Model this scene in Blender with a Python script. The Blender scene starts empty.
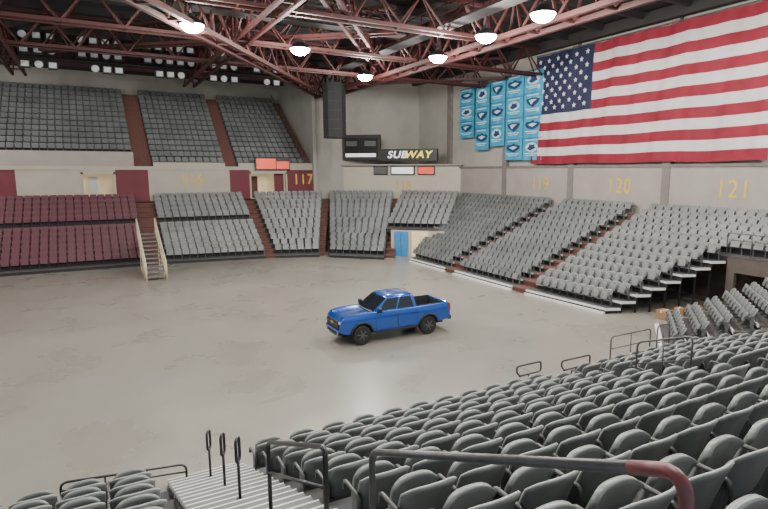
import bpy, math, random
from mathutils import Vector, Matrix
random.seed(7)
PI=math.pi
COL=bpy.context.scene.collection
# ---------------------------------------------------------------- camera model
CH=7.0; F=560.0; YAW=math.radians(30); PIT=math.radians(8.73); CX,CY=416.0,257.0
cam_d=bpy.data.cameras.new('camera'); cam=bpy.data.objects.new('camera',cam_d); COL.objects.link(cam)
cam.location=(0,0,CH); cam.rotation_euler=(PI/2-PIT,0,-YAW)
cam_d.sensor_width=36; cam_d.lens=36*F/768; cam_d.shift_x=-(CX-384)/768; cam_d.shift_y=(CY-254.5)/768
cam_d.clip_end=400
bpy.context.scene.camera=cam
def proj(x,y,z):
    X=x*math.cos(YAW)-y*math.sin(YAW); Y=x*math.sin(YAW)+y*math.cos(YAW); d=CH-z
    dep=Y*math.cos(PIT)+d*math.sin(PIT); dn=d*math.cos(PIT)-Y*math.sin(PIT)
    if dep<.2: return (-999,-999,dep)
    return (CX+F*X/dep, CY+F*dn/dep, dep)
def ray(px,py):
    u=(px-CX)/F; v=(py-CY)/F
    f=math.cos(PIT)-math.sin(PIT)*v; dn=math.sin(PIT)+math.cos(PIT)*v
    return (math.cos(YAW)*u+math.sin(YAW)*f, -math.sin(YAW)*u+math.cos(YAW)*f, -dn)
def at(px,py,x=None,y=None,z=None):
    r=ray(px,py)
    s = x/r[0] if x is not None else (y/r[1] if y is not None else (z-CH)/r[2])
    return (r[0]*s, r[1]*s, CH+r[2]*s)
# ---------------------------------------------------------------- materials
def mat(name,c,rough=.6,metal=0,var=.12,scale=3.0,bump=0,emit=0,coat=0,c2=None):
    m=bpy.data.materials.new(name); m.use_nodes=True; nt=m.node_tree; b=nt.nodes['Principled BSDF']
    b.inputs['Roughness'].default_value=rough; b.inputs['Metallic'].default_value=metal
    if coat: b.inputs['Coat Weight'].default_value=coat; b.inputs['Coat Roughness'].default_value=.05
    tc=nt.nodes.new('ShaderNodeTexCoord'); n=nt.nodes.new('ShaderNodeTexNoise'); n.inputs['Scale'].default_value=scale; n.inputs['Detail'].default_value=5
    nt.links.new(tc.outputs['Object'],n.inputs['Vector'])
    r=nt.nodes.new('ShaderNodeValToRGB'); r.color_ramp.elements[0].position=.3; r.color_ramp.elements[1].position=.7
    d=c2 if c2 else tuple(v*(1-var) for v in c); e=tuple(min(1,v*(1+var)) for v in c) if not c2 else c
    r.color_ramp.elements[0].color=(*d,1); r.color_ramp.elements[1].color=(*e,1)
    nt.links.new(n.outputs['Fac'],r.inputs['Fac']); nt.links.new(r.outputs['Color'],b.inputs['Base Color'])
    if bump:
        bp=nt.nodes.new('ShaderNodeBump'); bp.inputs['Strength'].default_value=bump; nt.links.new(n.outputs['Fac'],bp.inputs['Height']); nt.links.new(bp.outputs['Normal'],b.inputs['Normal'])
    if emit:
        nt.links.new(r.outputs['Color'],b.inputs['Emission Color']); b.inputs['Emission Strength'].default_value=emit
    return m
M={}
M['conc_wall']=mat('pale concrete',(.35,.335,.30),.85,scale=.6,var=.08)
M['conc_low']=mat('warm grey block',(.32,.285,.265),.85,scale=.8,var=.08)
M['beige']=mat('beige panel',(.39,.355,.30),.8,scale=.7,var=.05)
M['box_cream']=mat('cream corner panel',(.47,.43,.36),.8,scale=.7,var=.04)
M['maroon_wall']=mat('maroon wall paint',(.13,.020,.032),.7,scale=1)
M['pilaster']=mat('grey brown pilaster',(.17,.15,.14),.8)
M['roof']=mat('dark roof deck',(.012,.011,.012),.9)
M['purlin']=mat('dark purlin steel',(.018,.016,.017),.7)
M['truss']=mat('maroon steel',(.048,.009,.008),.6,scale=2)
M['tread']=mat('dark tread',(.07,.07,.07),.8)
M['riser']=mat('riser dark',(.024,.024,.026),.8)
M['nose']=mat('pale nosing',(.66,.66,.65),.5,var=.04)
M['brown']=mat('brown aisle carpet',(.125,.055,.045),.9,scale=5)
M['seat_far']=mat('grey far seat plastic',(.138,.147,.148),.45,scale=.6,var=.22)
M['seat_maroon']=mat('maroon seat plastic',(.10,.026,.040),.55)
M['near_seat']=mat('charcoal seat back',(.165,.178,.174),.36,scale=4,var=.12)
M['near_pan']=mat('charcoal seat pan',(.20,.215,.21),.38,scale=4)
M['edge']=mat('worn seat edge',(.34,.35,.345),.5,scale=9,var=.3)
M['arm']=mat('dark arm plastic',(.07,.073,.074),.4)
M['metal']=mat('grey iron',(.10,.105,.105),.5,.3)
M['black']=mat('black paint',(.012,.012,.013),.45)
M['blackm']=mat('matte black',(.014,.014,.015),.85)
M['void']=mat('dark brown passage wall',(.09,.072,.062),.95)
M['rail_black']=mat('black rail enamel',(.02,.02,.022),.35)
M['rail_grey']=mat('worn grey rail',(.11,.11,.115),.4,.3,c2=(.07,.065,.065),scale=8)
M['rail_maroon']=mat('worn maroon rail',(.17,.03,.035),.45,scale=10,c2=(.10,.045,.05))
M['cream']=mat('cream metal',(.62,.55,.38),.5)
M['step']=mat('pale step concrete',(.17,.17,.17),.8,scale=6)
M['white']=mat('white paint',(.75,.75,.74),.5,var=.04)
M['flag_red']=mat('flag red',(.215,.006,.022),.75,scale=.8,var=.15)
M['flag_white']=mat('flag white',(.54,.515,.53),.75,scale=.8,var=.07)
M['flag_blue']=mat('flag navy',(.010,.013,.05),.75)
M['star']=mat('star white',(.65,.65,.7),.7,var=.02)
M['banner']=mat('cyan banner cloth',(.03,.28,.46),.7,scale=1.2,var=.22)
M['banner2']=mat('deep blue banner',(.02,.14,.32),.7)
M['banner_navy']=mat('navy emblem',(.012,.035,.10),.7)
M['banner_pale']=mat('pale banner print',(.45,.62,.68),.7)
M['yellow']=mat('gold wall paint',(.60,.42,.06),.6,var=.08)
M['lamp']=mat('lit lamp glass',(1,.98,.93),.4,var=.01,emit=90)
M['lens']=mat('stage lamp lens',(.40,.42,.44),.25,var=.3,emit=.12)
M['led_red']=mat('red screen',(.75,.07,.03),.4,emit=.8)
M['led_white']=mat('white screen',(.8,.82,.85),.4,var=.03,emit=.7)
M['sign_yellow']=mat('lit yellow letters',(.9,.75,.05),.4,var=.02,emit=.8)
M['warm']=mat('interior with painted glow',(.60,.47,.28),.7,emit=.6,scale=1.5)  # emission stands in for interior lamp light; the surface is no lamp
M['door_blue']=mat('blue door paint',(.03,.20,.45),.5)
M['card']=mat('brown cardboard',(.26,.15,.08),.85)
M['paint']=mat('blue metallic car paint',(.004,.075,.40),.26,.45,var=.03,coat=1)
M['glass']=mat('dark car glass',(.012,.016,.02),.06,0,var=.02)
M['tyre']=mat('black tyre rubber',(.014,.014,.014),.8)
M['rim']=mat('dark alloy',(.16,.16,.165),.35,.8)
M['chrome']=mat('bright metal',(.6,.6,.6),.2,.9)
M['headlight']=mat('headlight glass',(.40,.45,.48),.12,.2)
M['tail']=mat('red lamp lens',(.4,.01,.01),.2)
M['gold']=mat('gold emblem',(.7,.45,.08),.35,.5)
def floor_mat():
    m=bpy.data.materials.new('stained polished concrete'); m.use_nodes=True; nt=m.node_tree; b=nt.nodes['Principled BSDF']; L=nt.links.new
    tc=nt.nodes.new('ShaderNodeTexCoord')
    def noise(s,d,dist=0,r=.5):
        n=nt.nodes.new('ShaderNodeTexNoise'); n.inputs['Scale'].default_value=s; n.inputs['Detail'].default_value=d; n.inputs['Distortion'].default_value=dist; n.inputs['Roughness'].default_value=r; L(tc.outputs['Object'],n.inputs['Vector']); return n
    n1=noise(.08,5,.6,.5); n2=noise(.35,9,.6,.55); n3=noise(4,6)
    def ramp(n,a,b_,c1,c2):
        r=nt.nodes.new('ShaderNodeValToRGB'); r.color_ramp.elements[0].position=a; r.color_ramp.elements[1].position=b_
        r.color_ramp.elements[0].color=(*c1,1); r.color_ramp.elements[1].color=(*c2,1); L(n.outputs['Fac'],r.inputs['Fac']); return r
    r1=ramp(n1,.36,.64,(.225,.210,.182),(.285,.268,.236))
    r2=ramp(n2,.28,.58,(.86,.85,.835),(1,1,1)); r3=ramp(n3,.3,.7,(.97,.97,.97),(1,1,1))
    def mul(a,b2):
        mx=nt.nodes.new('ShaderNodeMixRGB'); mx.blend_type='MULTIPLY'; mx.inputs[0].default_value=1; L(a.outputs[0],mx.inputs[1]); L(b2.outputs[0],mx.inputs[2]); return mx
    L(mul(mul(r1,r2),r3).outputs[0],b.inputs['Base Color'])
    mr=nt.nodes.new('ShaderNodeMapRange'); mr.inputs['To Min'].default_value=.20; mr.inputs['To Max'].default_value=.38; L(n2.outputs['Fac'],mr.inputs['Value']); L(mr.outputs[0],b.inputs['Roughness'])
    return m
M['floor']=floor_mat()
# ---------------------------------------------------------------- mesh builder
class MB:
    def __init__(s): s.v=[]; s.f=[]; s.mi=[]
    def add(s,vs,fs,mi=0):
        o=len(s.v); s.v+= [tuple(p) for p in vs]
        for f in fs: s.f.append(tuple(i+o for i in f)); s.mi.append(mi)
    def box(s,c,d,rz=0,rx=0,mi=0):
        hx,hy,hz=d[0]/2,d[1]/2,d[2]/2
        R=Matrix.Rotation(rz,3,'Z')@Matrix.Rotation(rx,3,'X')
        vs=[Vector(c)+R@Vector((x*hx,y*hy,z*hz)) for x in(-1,1) for y in(-1,1) for z in(-1,1)]
        s.add(vs,[(0,1,3,2),(4,6,7,5),(0,4,5,1),(2,3,7,6),(0,2,6,4),(1,5,7,3)],mi); return s
    def b(s,x0,x1,y0,y1,z0,z1,mi=0): return s.box(((x0+x1)/2,(y0+y1)/2,(z0+z1)/2),(abs(x1-x0),abs(y1-y0),abs(z1-z0)),mi=mi)
    def bar(s,a,b,w,h=None):
        h=h or w; a=Vector(a); b=Vector(b); d=(b-a); L=d.length
        if L<1e-6: return s
        d/=L; up=Vector((0,0,1)) if abs(d.z)<.95 else Vector((0,1,0)); r=d.cross(up).normalized(); u=r.cross(d)
        vs=[]
        for p in (a,b):
            for sx,sy in((-1,-1),(1,-1),(1,1),(-1,1)): vs.append(p+r*sx*w/2+u*sy*h/2)
        s.add(vs,[(3,2,1,0),(4,5,6,7),(0,1,5,4),(1,2,6,5),(2,3,7,6),(3,0,4,7)]); return s
    def tube(s,pts,r,n=8,closed=False):
        P=[Vector(p) for p in pts]; N=len(P); vs=[]; prev=None
        for i in range(N):
            a=P[(i-1)%N] if (closed or i>0) else P[i]; c=P[(i+1)%N] if (closed or i<N-1) else P[i]
            d=(c-a); d=d.normalized() if d.length>1e-8 else Vector((0,0,1))
            if prev is None:
                up=Vector((0,0,1)) if abs(d.z)<.9 else Vector((0,1,0)); x=d.cross(up).normalized()
            else:
                x=(prev-d*prev.dot(d)).normalized()
            prev=x; y=d.cross(x)
            for k in range(n):
                t=2*PI*k/n; vs.append(P[i]+x*r*math.cos(t)+y*r*math.sin(t))
        fs=[]
        for i in range(N if closed else N-1):
            j=(i+1)%N
            for k in range(n): fs.append((i*n+k,i*n+(k+1)%n,j*n+(k+1)%n,j*n+k))
        if not closed: fs.append(tuple(range(n-1,-1,-1))); fs.append(tuple((N-1)*n+k for k in range(n)))
        s.add(vs,fs); return s
    def lathe(s,prof,c,axis='Z',n=20,mi=0):
        vs=[];fs=[]; m=len(prof)
        for i in range(n):
            t=2*PI*i/n; ct,st=math.cos(t),math.sin(t)
            for r,h in prof:
                if axis=='Z': p=(r*ct,r*st,h)
                elif axis=='Y': p=(r*ct,h,r*st)
                else: p=(h,r*ct,r*st)
                vs.append(Vector(c)+Vector(p))
        for i in range(n):
            j=(i+1)%n
            for k in range(m-1): fs.append((i*m+k,j*m+k,j*m+k+1,i*m+k+1))
        fs.append(tuple(i*m for i in range(n))); fs.append(tuple(i*m+m-1 for i in reversed(range(n))))
        s.add(vs,fs,mi); return s
    def poly_prism(s,pts,z0,z1,mi=0):
        n=len(pts); vs=[(p[0],p[1],z0) for p in pts]+[(p[0],p[1],z1) for p in pts]
        s.add(vs,[tuple(range(n-1,-1,-1)),tuple(range(n,2*n))]+[(i,(i+1)%n,n+(i+1)%n,n+i) for i in range(n)],mi); return s
    def mesh(s,name,mats,off=None):
        me=bpy.data.meshes.new(name)
        vs=s.v if off is None else [(p[0]-off[0],p[1]-off[1],p[2]-off[2]) for p in s.v]
        me.from_pydata(vs,[],s.f); 
        ms=mats if isinstance(mats,(list,tuple)) else [mats]
        for q in ms: me.materials.append(q)
        if len(ms)>1: me.polygons.foreach_set('material_index',s.mi)
        me.validate(); me.update(); return me
    def build(s,name,mats,parent=None,world=True,smooth=False,bevel=0,sharp=0):
        off=None
        if parent is not None and world:
            off=Vector((0,0,0)); q=parent
            while q is not None: off=off+q.location; q=q.parent
        me=s.mesh(name,mats,off); o=bpy.data.objects.new(name,me); COL.objects.link(o)
        if parent is not None: o.parent=parent
        if smooth:
            for p in me.polygons: p.use_smooth=True
            if sharp: me.set_sharp_from_angle(angle=math.radians(sharp))
        if bevel:
            bv=o.modifiers.new('bevel','BEVEL'); bv.width=bevel; bv.segments=2; bv.limit_method='ANGLE'; bv.angle_limit=math.radians(35)
        return o
def tag(o,label=None,cat=None,group=None,kind=None):
    if label: o['label']=label
    if cat: o['category']=cat
    if group: o['group']=group
    if kind: o['kind']=kind
    return o
def thing(name,label,cat,loc=(0,0,0),rz=0,group=None):
    o=bpy.data.objects.new(name,None); COL.objects.link(o); o.location=loc; o.rotation_euler=(0,0,rz); o.empty_display_size=.2
    return tag(o,label,cat,group)
def struct(name,mb,m,**k):
    o=mb.build(name,m,**k); o['kind']='structure'; return o
def copy_tree(o,parent=None):
    c=o.copy(); COL.objects.link(c)
    if parent is not None: c.parent=parent
    for ch in list(KIDS.get(o,[])): copy_tree(ch,c)
    return c
KIDS={}
def text(body,size,loc,rz,m,parent,name='lettering',ext=.01,sx=1.0,bold=0,space=1.0,shear=0):
    cu=bpy.data.curves.new('t','FONT'); cu.body=body; cu.size=size; cu.align_x='CENTER'; cu.align_y='CENTER'; cu.extrude=ext; cu.offset=bold; cu.space_character=space; cu.shear=shear
    t=bpy.data.objects.new('t',cu); COL.objects.link(t)
    dg=bpy.context.evaluated_depsgraph_get(); me=bpy.data.meshes.new_from_object(t.evaluated_get(dg))
    bpy.data.objects.remove(t); me.name=name
    me.materials.clear(); me.materials.append(m)
    R=Matrix.Translation(loc)@Matrix.Rotation(rz,4,'Z')@Matrix.Rotation(PI/2,4,'X')@Matrix.Diagonal((sx,1,1,1))
    me.transform(R)
    off=Vector((0,0,0)); q=parent
    while q is not None: off=off+q.location; q=q.parent
    me.transform(Matrix.Translation(-off))
    o=bpy.data.objects.new(name,me); COL.objects.link(o)
    if parent: o.parent=parent
    return o
def rpath(pts,r=.12,n=5):
    P=[Vector(p) for p in pts]; out=[P[0]]
    for i in range(1,len(P)-1):
        a=(P[i-1]-P[i]); b=(P[i+1]-P[i]); ra=min(r,a.length/2.01,b.length/2.01)
        A=P[i]+a.normalized()*ra; B=P[i]+b.normalized()*ra
        for k in range(n+1):
            t=k/n; out.append(A*(1-t)**2+P[i]*2*t*(1-t)+B*t*t)
    out.append(P[-1]); return out
ORD=['first','second','third','fourth','fifth','sixth','seventh','eighth','ninth','tenth','eleventh','twelfth','thirteenth','fourteenth','fifteenth','sixteenth','seventeenth','eighteenth','nineteenth','twentieth','twenty-first','twenty-second','twenty-third','twenty-fourth','twenty-fifth','twenty-sixth','twenty-seventh','twenty-eighth','twenty-ninth','thirtieth']
# ---------------------------------------------------------------- room shell
ZR=16.8
struct('floor',MB().b(-30,33,-8,67,-.3,0),M['floor'])
struct('ceiling',MB().b(-30,33,-8,67,ZR,ZR+.3),M['roof'])
wr=struct('wall_right',MB().b(31.5,31.9,-8,67,0,ZR),M['conc_wall'])
wf=struct('wall_back',MB().b(-30,31.5,66,66.4,0,ZR),M['conc_wall'])
wc=struct('wall_corner',MB().b(19.5,31.5,54,66,7.3,ZR).b(19.5,31.5,54,54.4,0,7.3),M['conc_wall'])
cw=MB(); cw.b(4.4,11.2,53.75,53.98,4.4,7.2); wb=struct('wall_concourse',cw,M['beige'])
mw=struct('wall_concourse_maroon',MB().b(1.9,4.4,53.75,53.98,4.4,7.2).b(11.2,13.0,53.75,53.98,4.4,7.2).b(16.6,19.5,53.75,53.98,4.4,7.2).b(-12,-5,53.75,53.98,4.4,7.2),M['maroon_wall'])
struct('wall_concourse_inner',MB().b(-16,19.4,56,56.2,4.3,7.3),M['warm'])  # wall glows by itself in place of lamps inside the concourse
struct('wall_concourse_beam',MB().b(-16,19.5,53.65,53.98,7.1,7.40),M['beige'])
for i,(a,b_) in enumerate(((-.6,1.9),(13.0,16.6))):
    d=MB(); d.b(a,a+.15,53.7,53.98,4.4,6.9).b(b_-.15,b_,53.7,53.98,4.4,6.9).b(a,b_,53.7,53.98,6.75,7.1); dd=struct('door_%d'%(i+1),d,M['beige'])
    MB().b(a+.5,a+1.2,55.6,55.7,4.4,6.5).build('door_leaf',M['brown'] if i else M['white'],dd)
    if i: MB().b(b_-1.1,b_-.2,54.3,54.4,4.4,6.9).build('wall_return',M['maroon_wall'],dd)
struct('wall_concourse_left',MB().b(-5,-.6,53.75,53.98,4.4,7.2),M['beige'])
struct('trim_1',MB().b(31.2,31.5,8,53.9,4.0,7.25),M['conc_low'])
struct('trim_2',MB().b(31.1,31.5,8,53.9,7.25,7.42),M['pilaster'])
for i,y in enumerate((38.7,30.9,22.8,14.6,47.5)):
    struct('trim_%d'%(i+3),MB().b(31.15,31.5,y-.28,y+.28,4.0,ZR),M['pilaster'])
for i in range(22):
    y=-4+3.2*i; struct('trim_%d'%(10+i),MB().b(-28,31.4,y-.1,y+.1,ZR-.45,ZR),M['purlin'])
struct('trim_40',MB().b(30.6,31.1,-6,53.9,16.0,16.7),M['purlin'])
def number(s,loc,rz,parent,size=1.45): 
    return text(s,size,loc,rz,M['yellow'],parent,'painted_number',.004,.85,.010,1.12)
number('116',(7.9,53.735,6.2),0,wb)
number('119',(31.18,at(540,190,x=31.2)[1],5.95),-PI/2,wr)
number('120',(31.18,at(619,190,x=31.2)[1],5.95),-PI/2,wr)
number('121',(31.18,at(733,191,x=31.2)[1],5.95),-PI/2,wr)
number('117',(18.2,53.73,6.15),0,mw)
# ---------------------------------------------------------------- tiered sections and seats
def simple_seat():
    m=MB()
    pr=[(-.262,.34),(.262,.34),(.262,.70),(.21,.80),(-.21,.80),(-.262,.70)]
    def P(x,z,o): return (x,-.13-.20*(z-.36)-.04*(1-(x/.262)**2)+o,z)
    vs=[P(x,z,.03) for x,z in pr]+[P(x,z,-.02) for x,z in pr]; n=6
    m.add(vs,[tuple(range(n)),tuple(range(2*n-1,n-1,-1))]+[(i,n+i,n+(i+1)%n,(i+1)%n) for i in range(n)])
    c=[(-.22,.12,.36),(.22,.12,.36),(.22,-.0,.66),(-.22,-.0,.66),(-.22,-.02,.34),(.22,-.02,.34),(.22,-.09,.64),(-.22,-.09,.64)]
    m.add(c,[(0,1,2,3),(7,6,5,4),(0,4,5,1),(1,5,6,2),(2,6,7,3),(3,7,4,0)])
    m.b(-.29,-.26,-.22,.08,.56,.60); m.b(-.29,-.26,-.14,-.06,0,.56)
    return m
ST=simple_seat()
def stamp(mb,x,y,z,rz):
    c,s=math.cos(rz),math.sin(rz)
    mb.add([(x+p[0]*c-p[1]*s, y+p[0]*s+p[1]*c, z+p[2]) for p in ST.v],ST.f)
FAR=MB(); MAROON=[]
def lerp(a,b,t): return (a[0]+(b[0]-a[0])*t,a[1]+(b[1]-a[1])*t)
def section(name,label,cat,p0,p1,q0,q1,n,z0,rise,mode='far',tread='tread',riser='riser',nose=None,skip=(),pitch=.555,group=None,inset=.02,drop=True,ntk=.10,endtrim=False):
    t=thing(name,label,cat,((p0[0]+p1[0])/2,(p0[1]+p1[1])/2,z0),0,group)
    spots=[]
    if nose=='nose':
        MB().poly_prism([lerp(p0,q0,-.022),lerp(p1,q1,-.022),lerp(p1,q1,.0),lerp(p0,q0,.0)],0,.10).build('floor_edge_strip',M[nose],t)
    for k in range(n):
        a0,a1=lerp(p0,q0,k/n),lerp(p1,q1,k/n); b0,b1=lerp(p0,q0,(k+1)/n),lerp(p1,q1,(k+1)/n); z=z0+rise*k
        st=MB().poly_prism([a0,a1,b1,b0],z-.09,z).build('platform',M[tread],t)
        e0=lerp(a0,b0,.08); e1=lerp(a1,b1,.08); g0=lerp(a0,b0,.14); g1=lerp(a1,b1,.14)
        zl=z-rise if (k or not drop) else 0
        if zl<z-.1: MB().poly_prism([e0,e1,g1,g0],zl,z-.09).build('riser',M[riser],st)
        if nose:
            h0=lerp(a0,b0,-.02); h1=lerp(a1,b1,-.02); i0=lerp(a0,b0,.06); i1=lerp(a1,b1,.06)
            MB().poly_prism([h0,h1,i1,i0],z-ntk,z+.004).build('nosing',M[nose],st)
        if endtrim:
            o1=lerp(a0,a1,1+.04/math.dist(a0,a1)); o2=lerp(b0,b1,1+.04/math.dist(b0,b1))
            MB().poly_prism([a1,o1,o2,b1],z-.12,z+.006).build('end_strip',M['nose'],st)
            w1=lerp(a1,b1,.2); MB().poly_prism([(w1[0]-.04,w1[1]+.10),(w1[0]+.04,w1[1]+.10),(w1[0]+.04,w1[1]+.18),(w1[0]-.04,w1[1]+.18)],0,z-.1).build('support_leg',M['black'],st)
        if mode!='none' and k not in skip:
            m0,m1=lerp(a0,b0,.62),lerp(a1,b1,.62); L=math.dist(m0,m1); cnt=int((L-2*inset)/pitch)
            if cnt<1: continue
            fx,fy=(a0[0]+a1[0]-b0[0]-b1[0]),(a0[1]+a1[1]-b0[1]-b1[1])
            dx,dy=m1[0]-m0[0],m1[1]-m0[1]; nx,ny=-dy,dx
            if nx*fx+ny*fy<0: nx,ny=-nx,-ny
            rz=math.atan2(ny,nx)-PI/2
            pt=(L-2*inset)/cnt if mode=='far' else pitch
            off=(L-cnt*pt)/2
            for j in range(cnt):
                tt=(off+pt*(j+.5))/L; x,y=lerp(m0,m1,tt)
                spots.append((k,j,x,y,z,rz))
                if mode=='far': stamp(FAR,x,y,z,rz)
                elif mode=='maroon': MAROON.append((x,y,z,rz))
    return t,spots
RZ=.365; ZT=.28
section('seating_stand','lower stand platform carrying the maroon seats','seating stand',(-13,45.8),(3.3,45.8),(-13,53.6),(3.3,53.6),12,ZT,RZ,'maroon',skip=(6,))
section('aisle_stairs','brown aisle stairs between the maroon seats and the grey seats','stairs',(3.3,45.8),(4.6,45.8),(3.3,53.6),(4.6,53.6),12,ZT,RZ,'none','brown','brown')
section('seating_stand','lower stand platform just right of the maroon seats','seating stand',(4.6,45.8),(11.9,44.85),(4.6,53.6),(12.2,53.6),12,ZT,RZ,'far',skip=(6,))
section('aisle_stairs','brown aisle stairs running down below the lit red screen','stairs',(11.9,44.85),(12.6,44.6),(12.2,53.6),(13.2,53.6),12,ZT,RZ,'none','brown','brown')
section('seating_stand','lower stand platform below the lit red screen','seating stand',(12.6,44.6),(15.9,43.4),(13.2,53.6),(19.8,52.8),12,ZT,RZ,'far')
section('aisle_stairs','narrow brown aisle stairs left of the corner stand','stairs',(16.0,44.3),(16.5,43.8),(19.8,52.9),(20.7,53.3),12,ZT,RZ,'none','brown','brown')
section('seating_stand','corner stand platform narrowing down to the floor below the scoreboard','seating stand',(16.5,42.7),(19.8,39.4),(20.7,53.3),(26.2,49.9),12,ZT,RZ,'far')
section('aisle_stairs','brown aisle stairs right of the corner stand','stairs',(20.3,40.2),(20.9,39.7),(26.2,49.9),(26.8,49.3),12,ZT,RZ,'none','brown','brown')
section('seating_stand','short corner stand platform above the blue doors','seating stand',(21.4,42.2),(25.2,38.5),(26.8,49.3),(31.0,45.3),7,2.25,.345,'far',drop=False)
RN=13; RR=.325; XB=30.9; dX=(XB-21.2)/RN
section('telescopic_stand','telescopic stand platform at the far end of the right side','seating stand',(21.2,37.6),(21.2,32.6),(XB,44.8),(XB,32.4),RN,ZT,RR,'far',nose='nose')
section('aisle_stairs','brown aisle stairs under the left edge of the flag','stairs',(21.2,32.6),(21.2,31.4),(XB,32.4),(XB,31.2),RN,ZT,RR,'none','brown','brown')
section('telescopic_stand','telescopic stand platform in the middle of the right side','seating stand',(21.2,31.4),(21.2,25.3),(XB,31.2),(XB,24.7),RN,ZT,RR,'far',nose='nose')
section('aisle_stairs','brown aisle stairs below the middle of the flag','stairs',(21.2,25.3),(21.2,24.1),(XB,24.7),(XB,23.5),RN,ZT,RR,'none','brown','brown')
K1=8; xk=21.2+dX*K1; yk=24.1-.6*K1/RN
tR,spR=section('telescopic_stand','telescopic stand platform with open stepped end nearest the dark passage','seating stand',(21.2,24.1),(21.6,18.7),(xk,yk),(xk,16.2),K1,ZT,RR,'list',nose='nose',endtrim=True)
section('seating_stand','upper right stand platform above the dark passage','seating stand',(xk,yk),(xk,10),(XB,23.5),(XB,10),RN-K1,ZT+RR*K1,RR,'far',drop=False)
tN,spN=section('seating_stand','angled corner stand platform beyond the near seats','seating stand',(18.9,13.4),(22.0,16.0),(22.8,8.6),(26.6,12.0),8,.1,.33,'list',nose='nose')
UZ=7.45; UR=.53
section('upper_deck','upper deck platform left of the first brown stairs','seating stand',(-13,54),(3.4,54),(-13,65.2),(3.4,65.2),14,UZ,UR,'far',skip=(0,1),drop=False)
section('aisle_stairs','steep brown stairs left in the upper deck','stairs',(3.4,54),(4.8,54),(3.4,65.2),(4.8,65.2),28,UZ,UR/2,'none','brown','brown',drop=False)
section('upper_deck','upper deck platform between the two steep brown stairs','seating stand',(4.8,54),(10.9,54),(4.8,65.2),(11.4,65.2),14,UZ,UR,'far',drop=False)
section('aisle_stairs','steep brown stairs right in the upper deck','stairs',(10.9,54),(12.0,54),(11.4,65.2),(12.5,65.2),28,UZ,UR/2,'none','brown','brown',drop=False)
section('upper_deck','upper deck platform at the right end of the deck','seating stand',(12.0,54),(18.5,54),(12.5,65.2),(18.5,65.2),14,UZ,UR,'far',drop=False)
section('aisle_stairs','brown end stairs against the tall pale wall of the upper deck','stairs',(18.5,54),(19.3,54),(18.5,65.2),(19.3,65.2),28,UZ,UR/2,'none','brown','brown',drop=False)
struct('wall_parapet',MB().b(-13,3.35,53.75,53.98,7.4,8.6),M['conc_low'])
struct('wall_parapet_low',MB().b(4.85,10.85,53.8,53.98,7.4,7.75).b(12.05,19.4,53.8,53.98,7.4,7.75),M['beige'])
t=thing('stair_handrail','grey sloping handrail at the right end of the upper deck','handrail',(18.45,54,UZ))
MB().tube([(18.45,54.1,UZ+.95),(18.45,65,UZ+.95+.53*13.6)],.035,6).build('rail',M['metal'],t)
for k in range(6):
    MB().tube([(18.45,54.2+2.1*k,UZ+.1+.66*2.1*k*.98),(18.45,54.2+2.1*k,UZ+.95+.662*2.1*k)],.03,6).build('post',M['metal'],t)
zk=ZT+RR*K1
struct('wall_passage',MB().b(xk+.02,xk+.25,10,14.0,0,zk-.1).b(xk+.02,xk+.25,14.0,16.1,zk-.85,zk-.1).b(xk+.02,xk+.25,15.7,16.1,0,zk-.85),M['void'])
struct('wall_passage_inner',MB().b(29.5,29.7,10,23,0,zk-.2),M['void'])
tag(FAR.build('grey_arena_seats',M['seat_far']),'rows of grey folding seats filling the far, upper and right stands','seats','grey folding seats',kind='stuff')
mseat=ST.mesh('maroon_seat',M['seat_maroon'])
for (x,y,z,rz) in MAROON:
    p=proj(x,y,z+.6)
    if p[0]<-8 or p[0]>775: continue
    o=bpy.data.objects.new('maroon_arena_seat',mseat); COL.objects.link(o); o.location=(x,y,z); o.rotation_euler=(0,0,rz)
    tag(o,'small maroon folding seat in the maroon block of the far lower stand','seat','maroon seats in the far stand')
# ---------------------------------------------------------------- near stand
SC=1.34; ND,NR,NY,NZ=.82*SC,.30*SC,12.5,.0; NN=12
def near(label,x0,x1,n=NN):
    return section('seating_stand',label,'seating stand',(x0,NY),(x1,NY),(x0,NY-ND*n),(x1,NY-ND*n),n,NZ+.10,NR,'list',pitch=.785,inset=.01)
tA,spA=near('near stand platform left of the white edged steps',-6,1.0)
tB,spB=near('near stand platform right of the white edged steps',2.6,11.3)
tC,spC=near('near stand platform right of the black loop posts',12.5,18.8,NN)
section('aisle_stairs','concrete aisle steps with white edges beside the black loop handrails','stairs',(1.0,NY+.4),(2.6,NY+.4),(1.0,NY+.4-ND*NN),(2.6,NY+.4-ND*NN),NN*3,.14,NR/3,'none','step','tread',nose='white',ntk=.03)
section('aisle_stairs','narrow near aisle steps behind the two black loop rails','stairs',(11.3,NY),(12.5,NY),(11.3,NY-ND*NN),(12.5,NY-ND*NN),NN*2,.14,NR/2,'none','step','tread')
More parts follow.
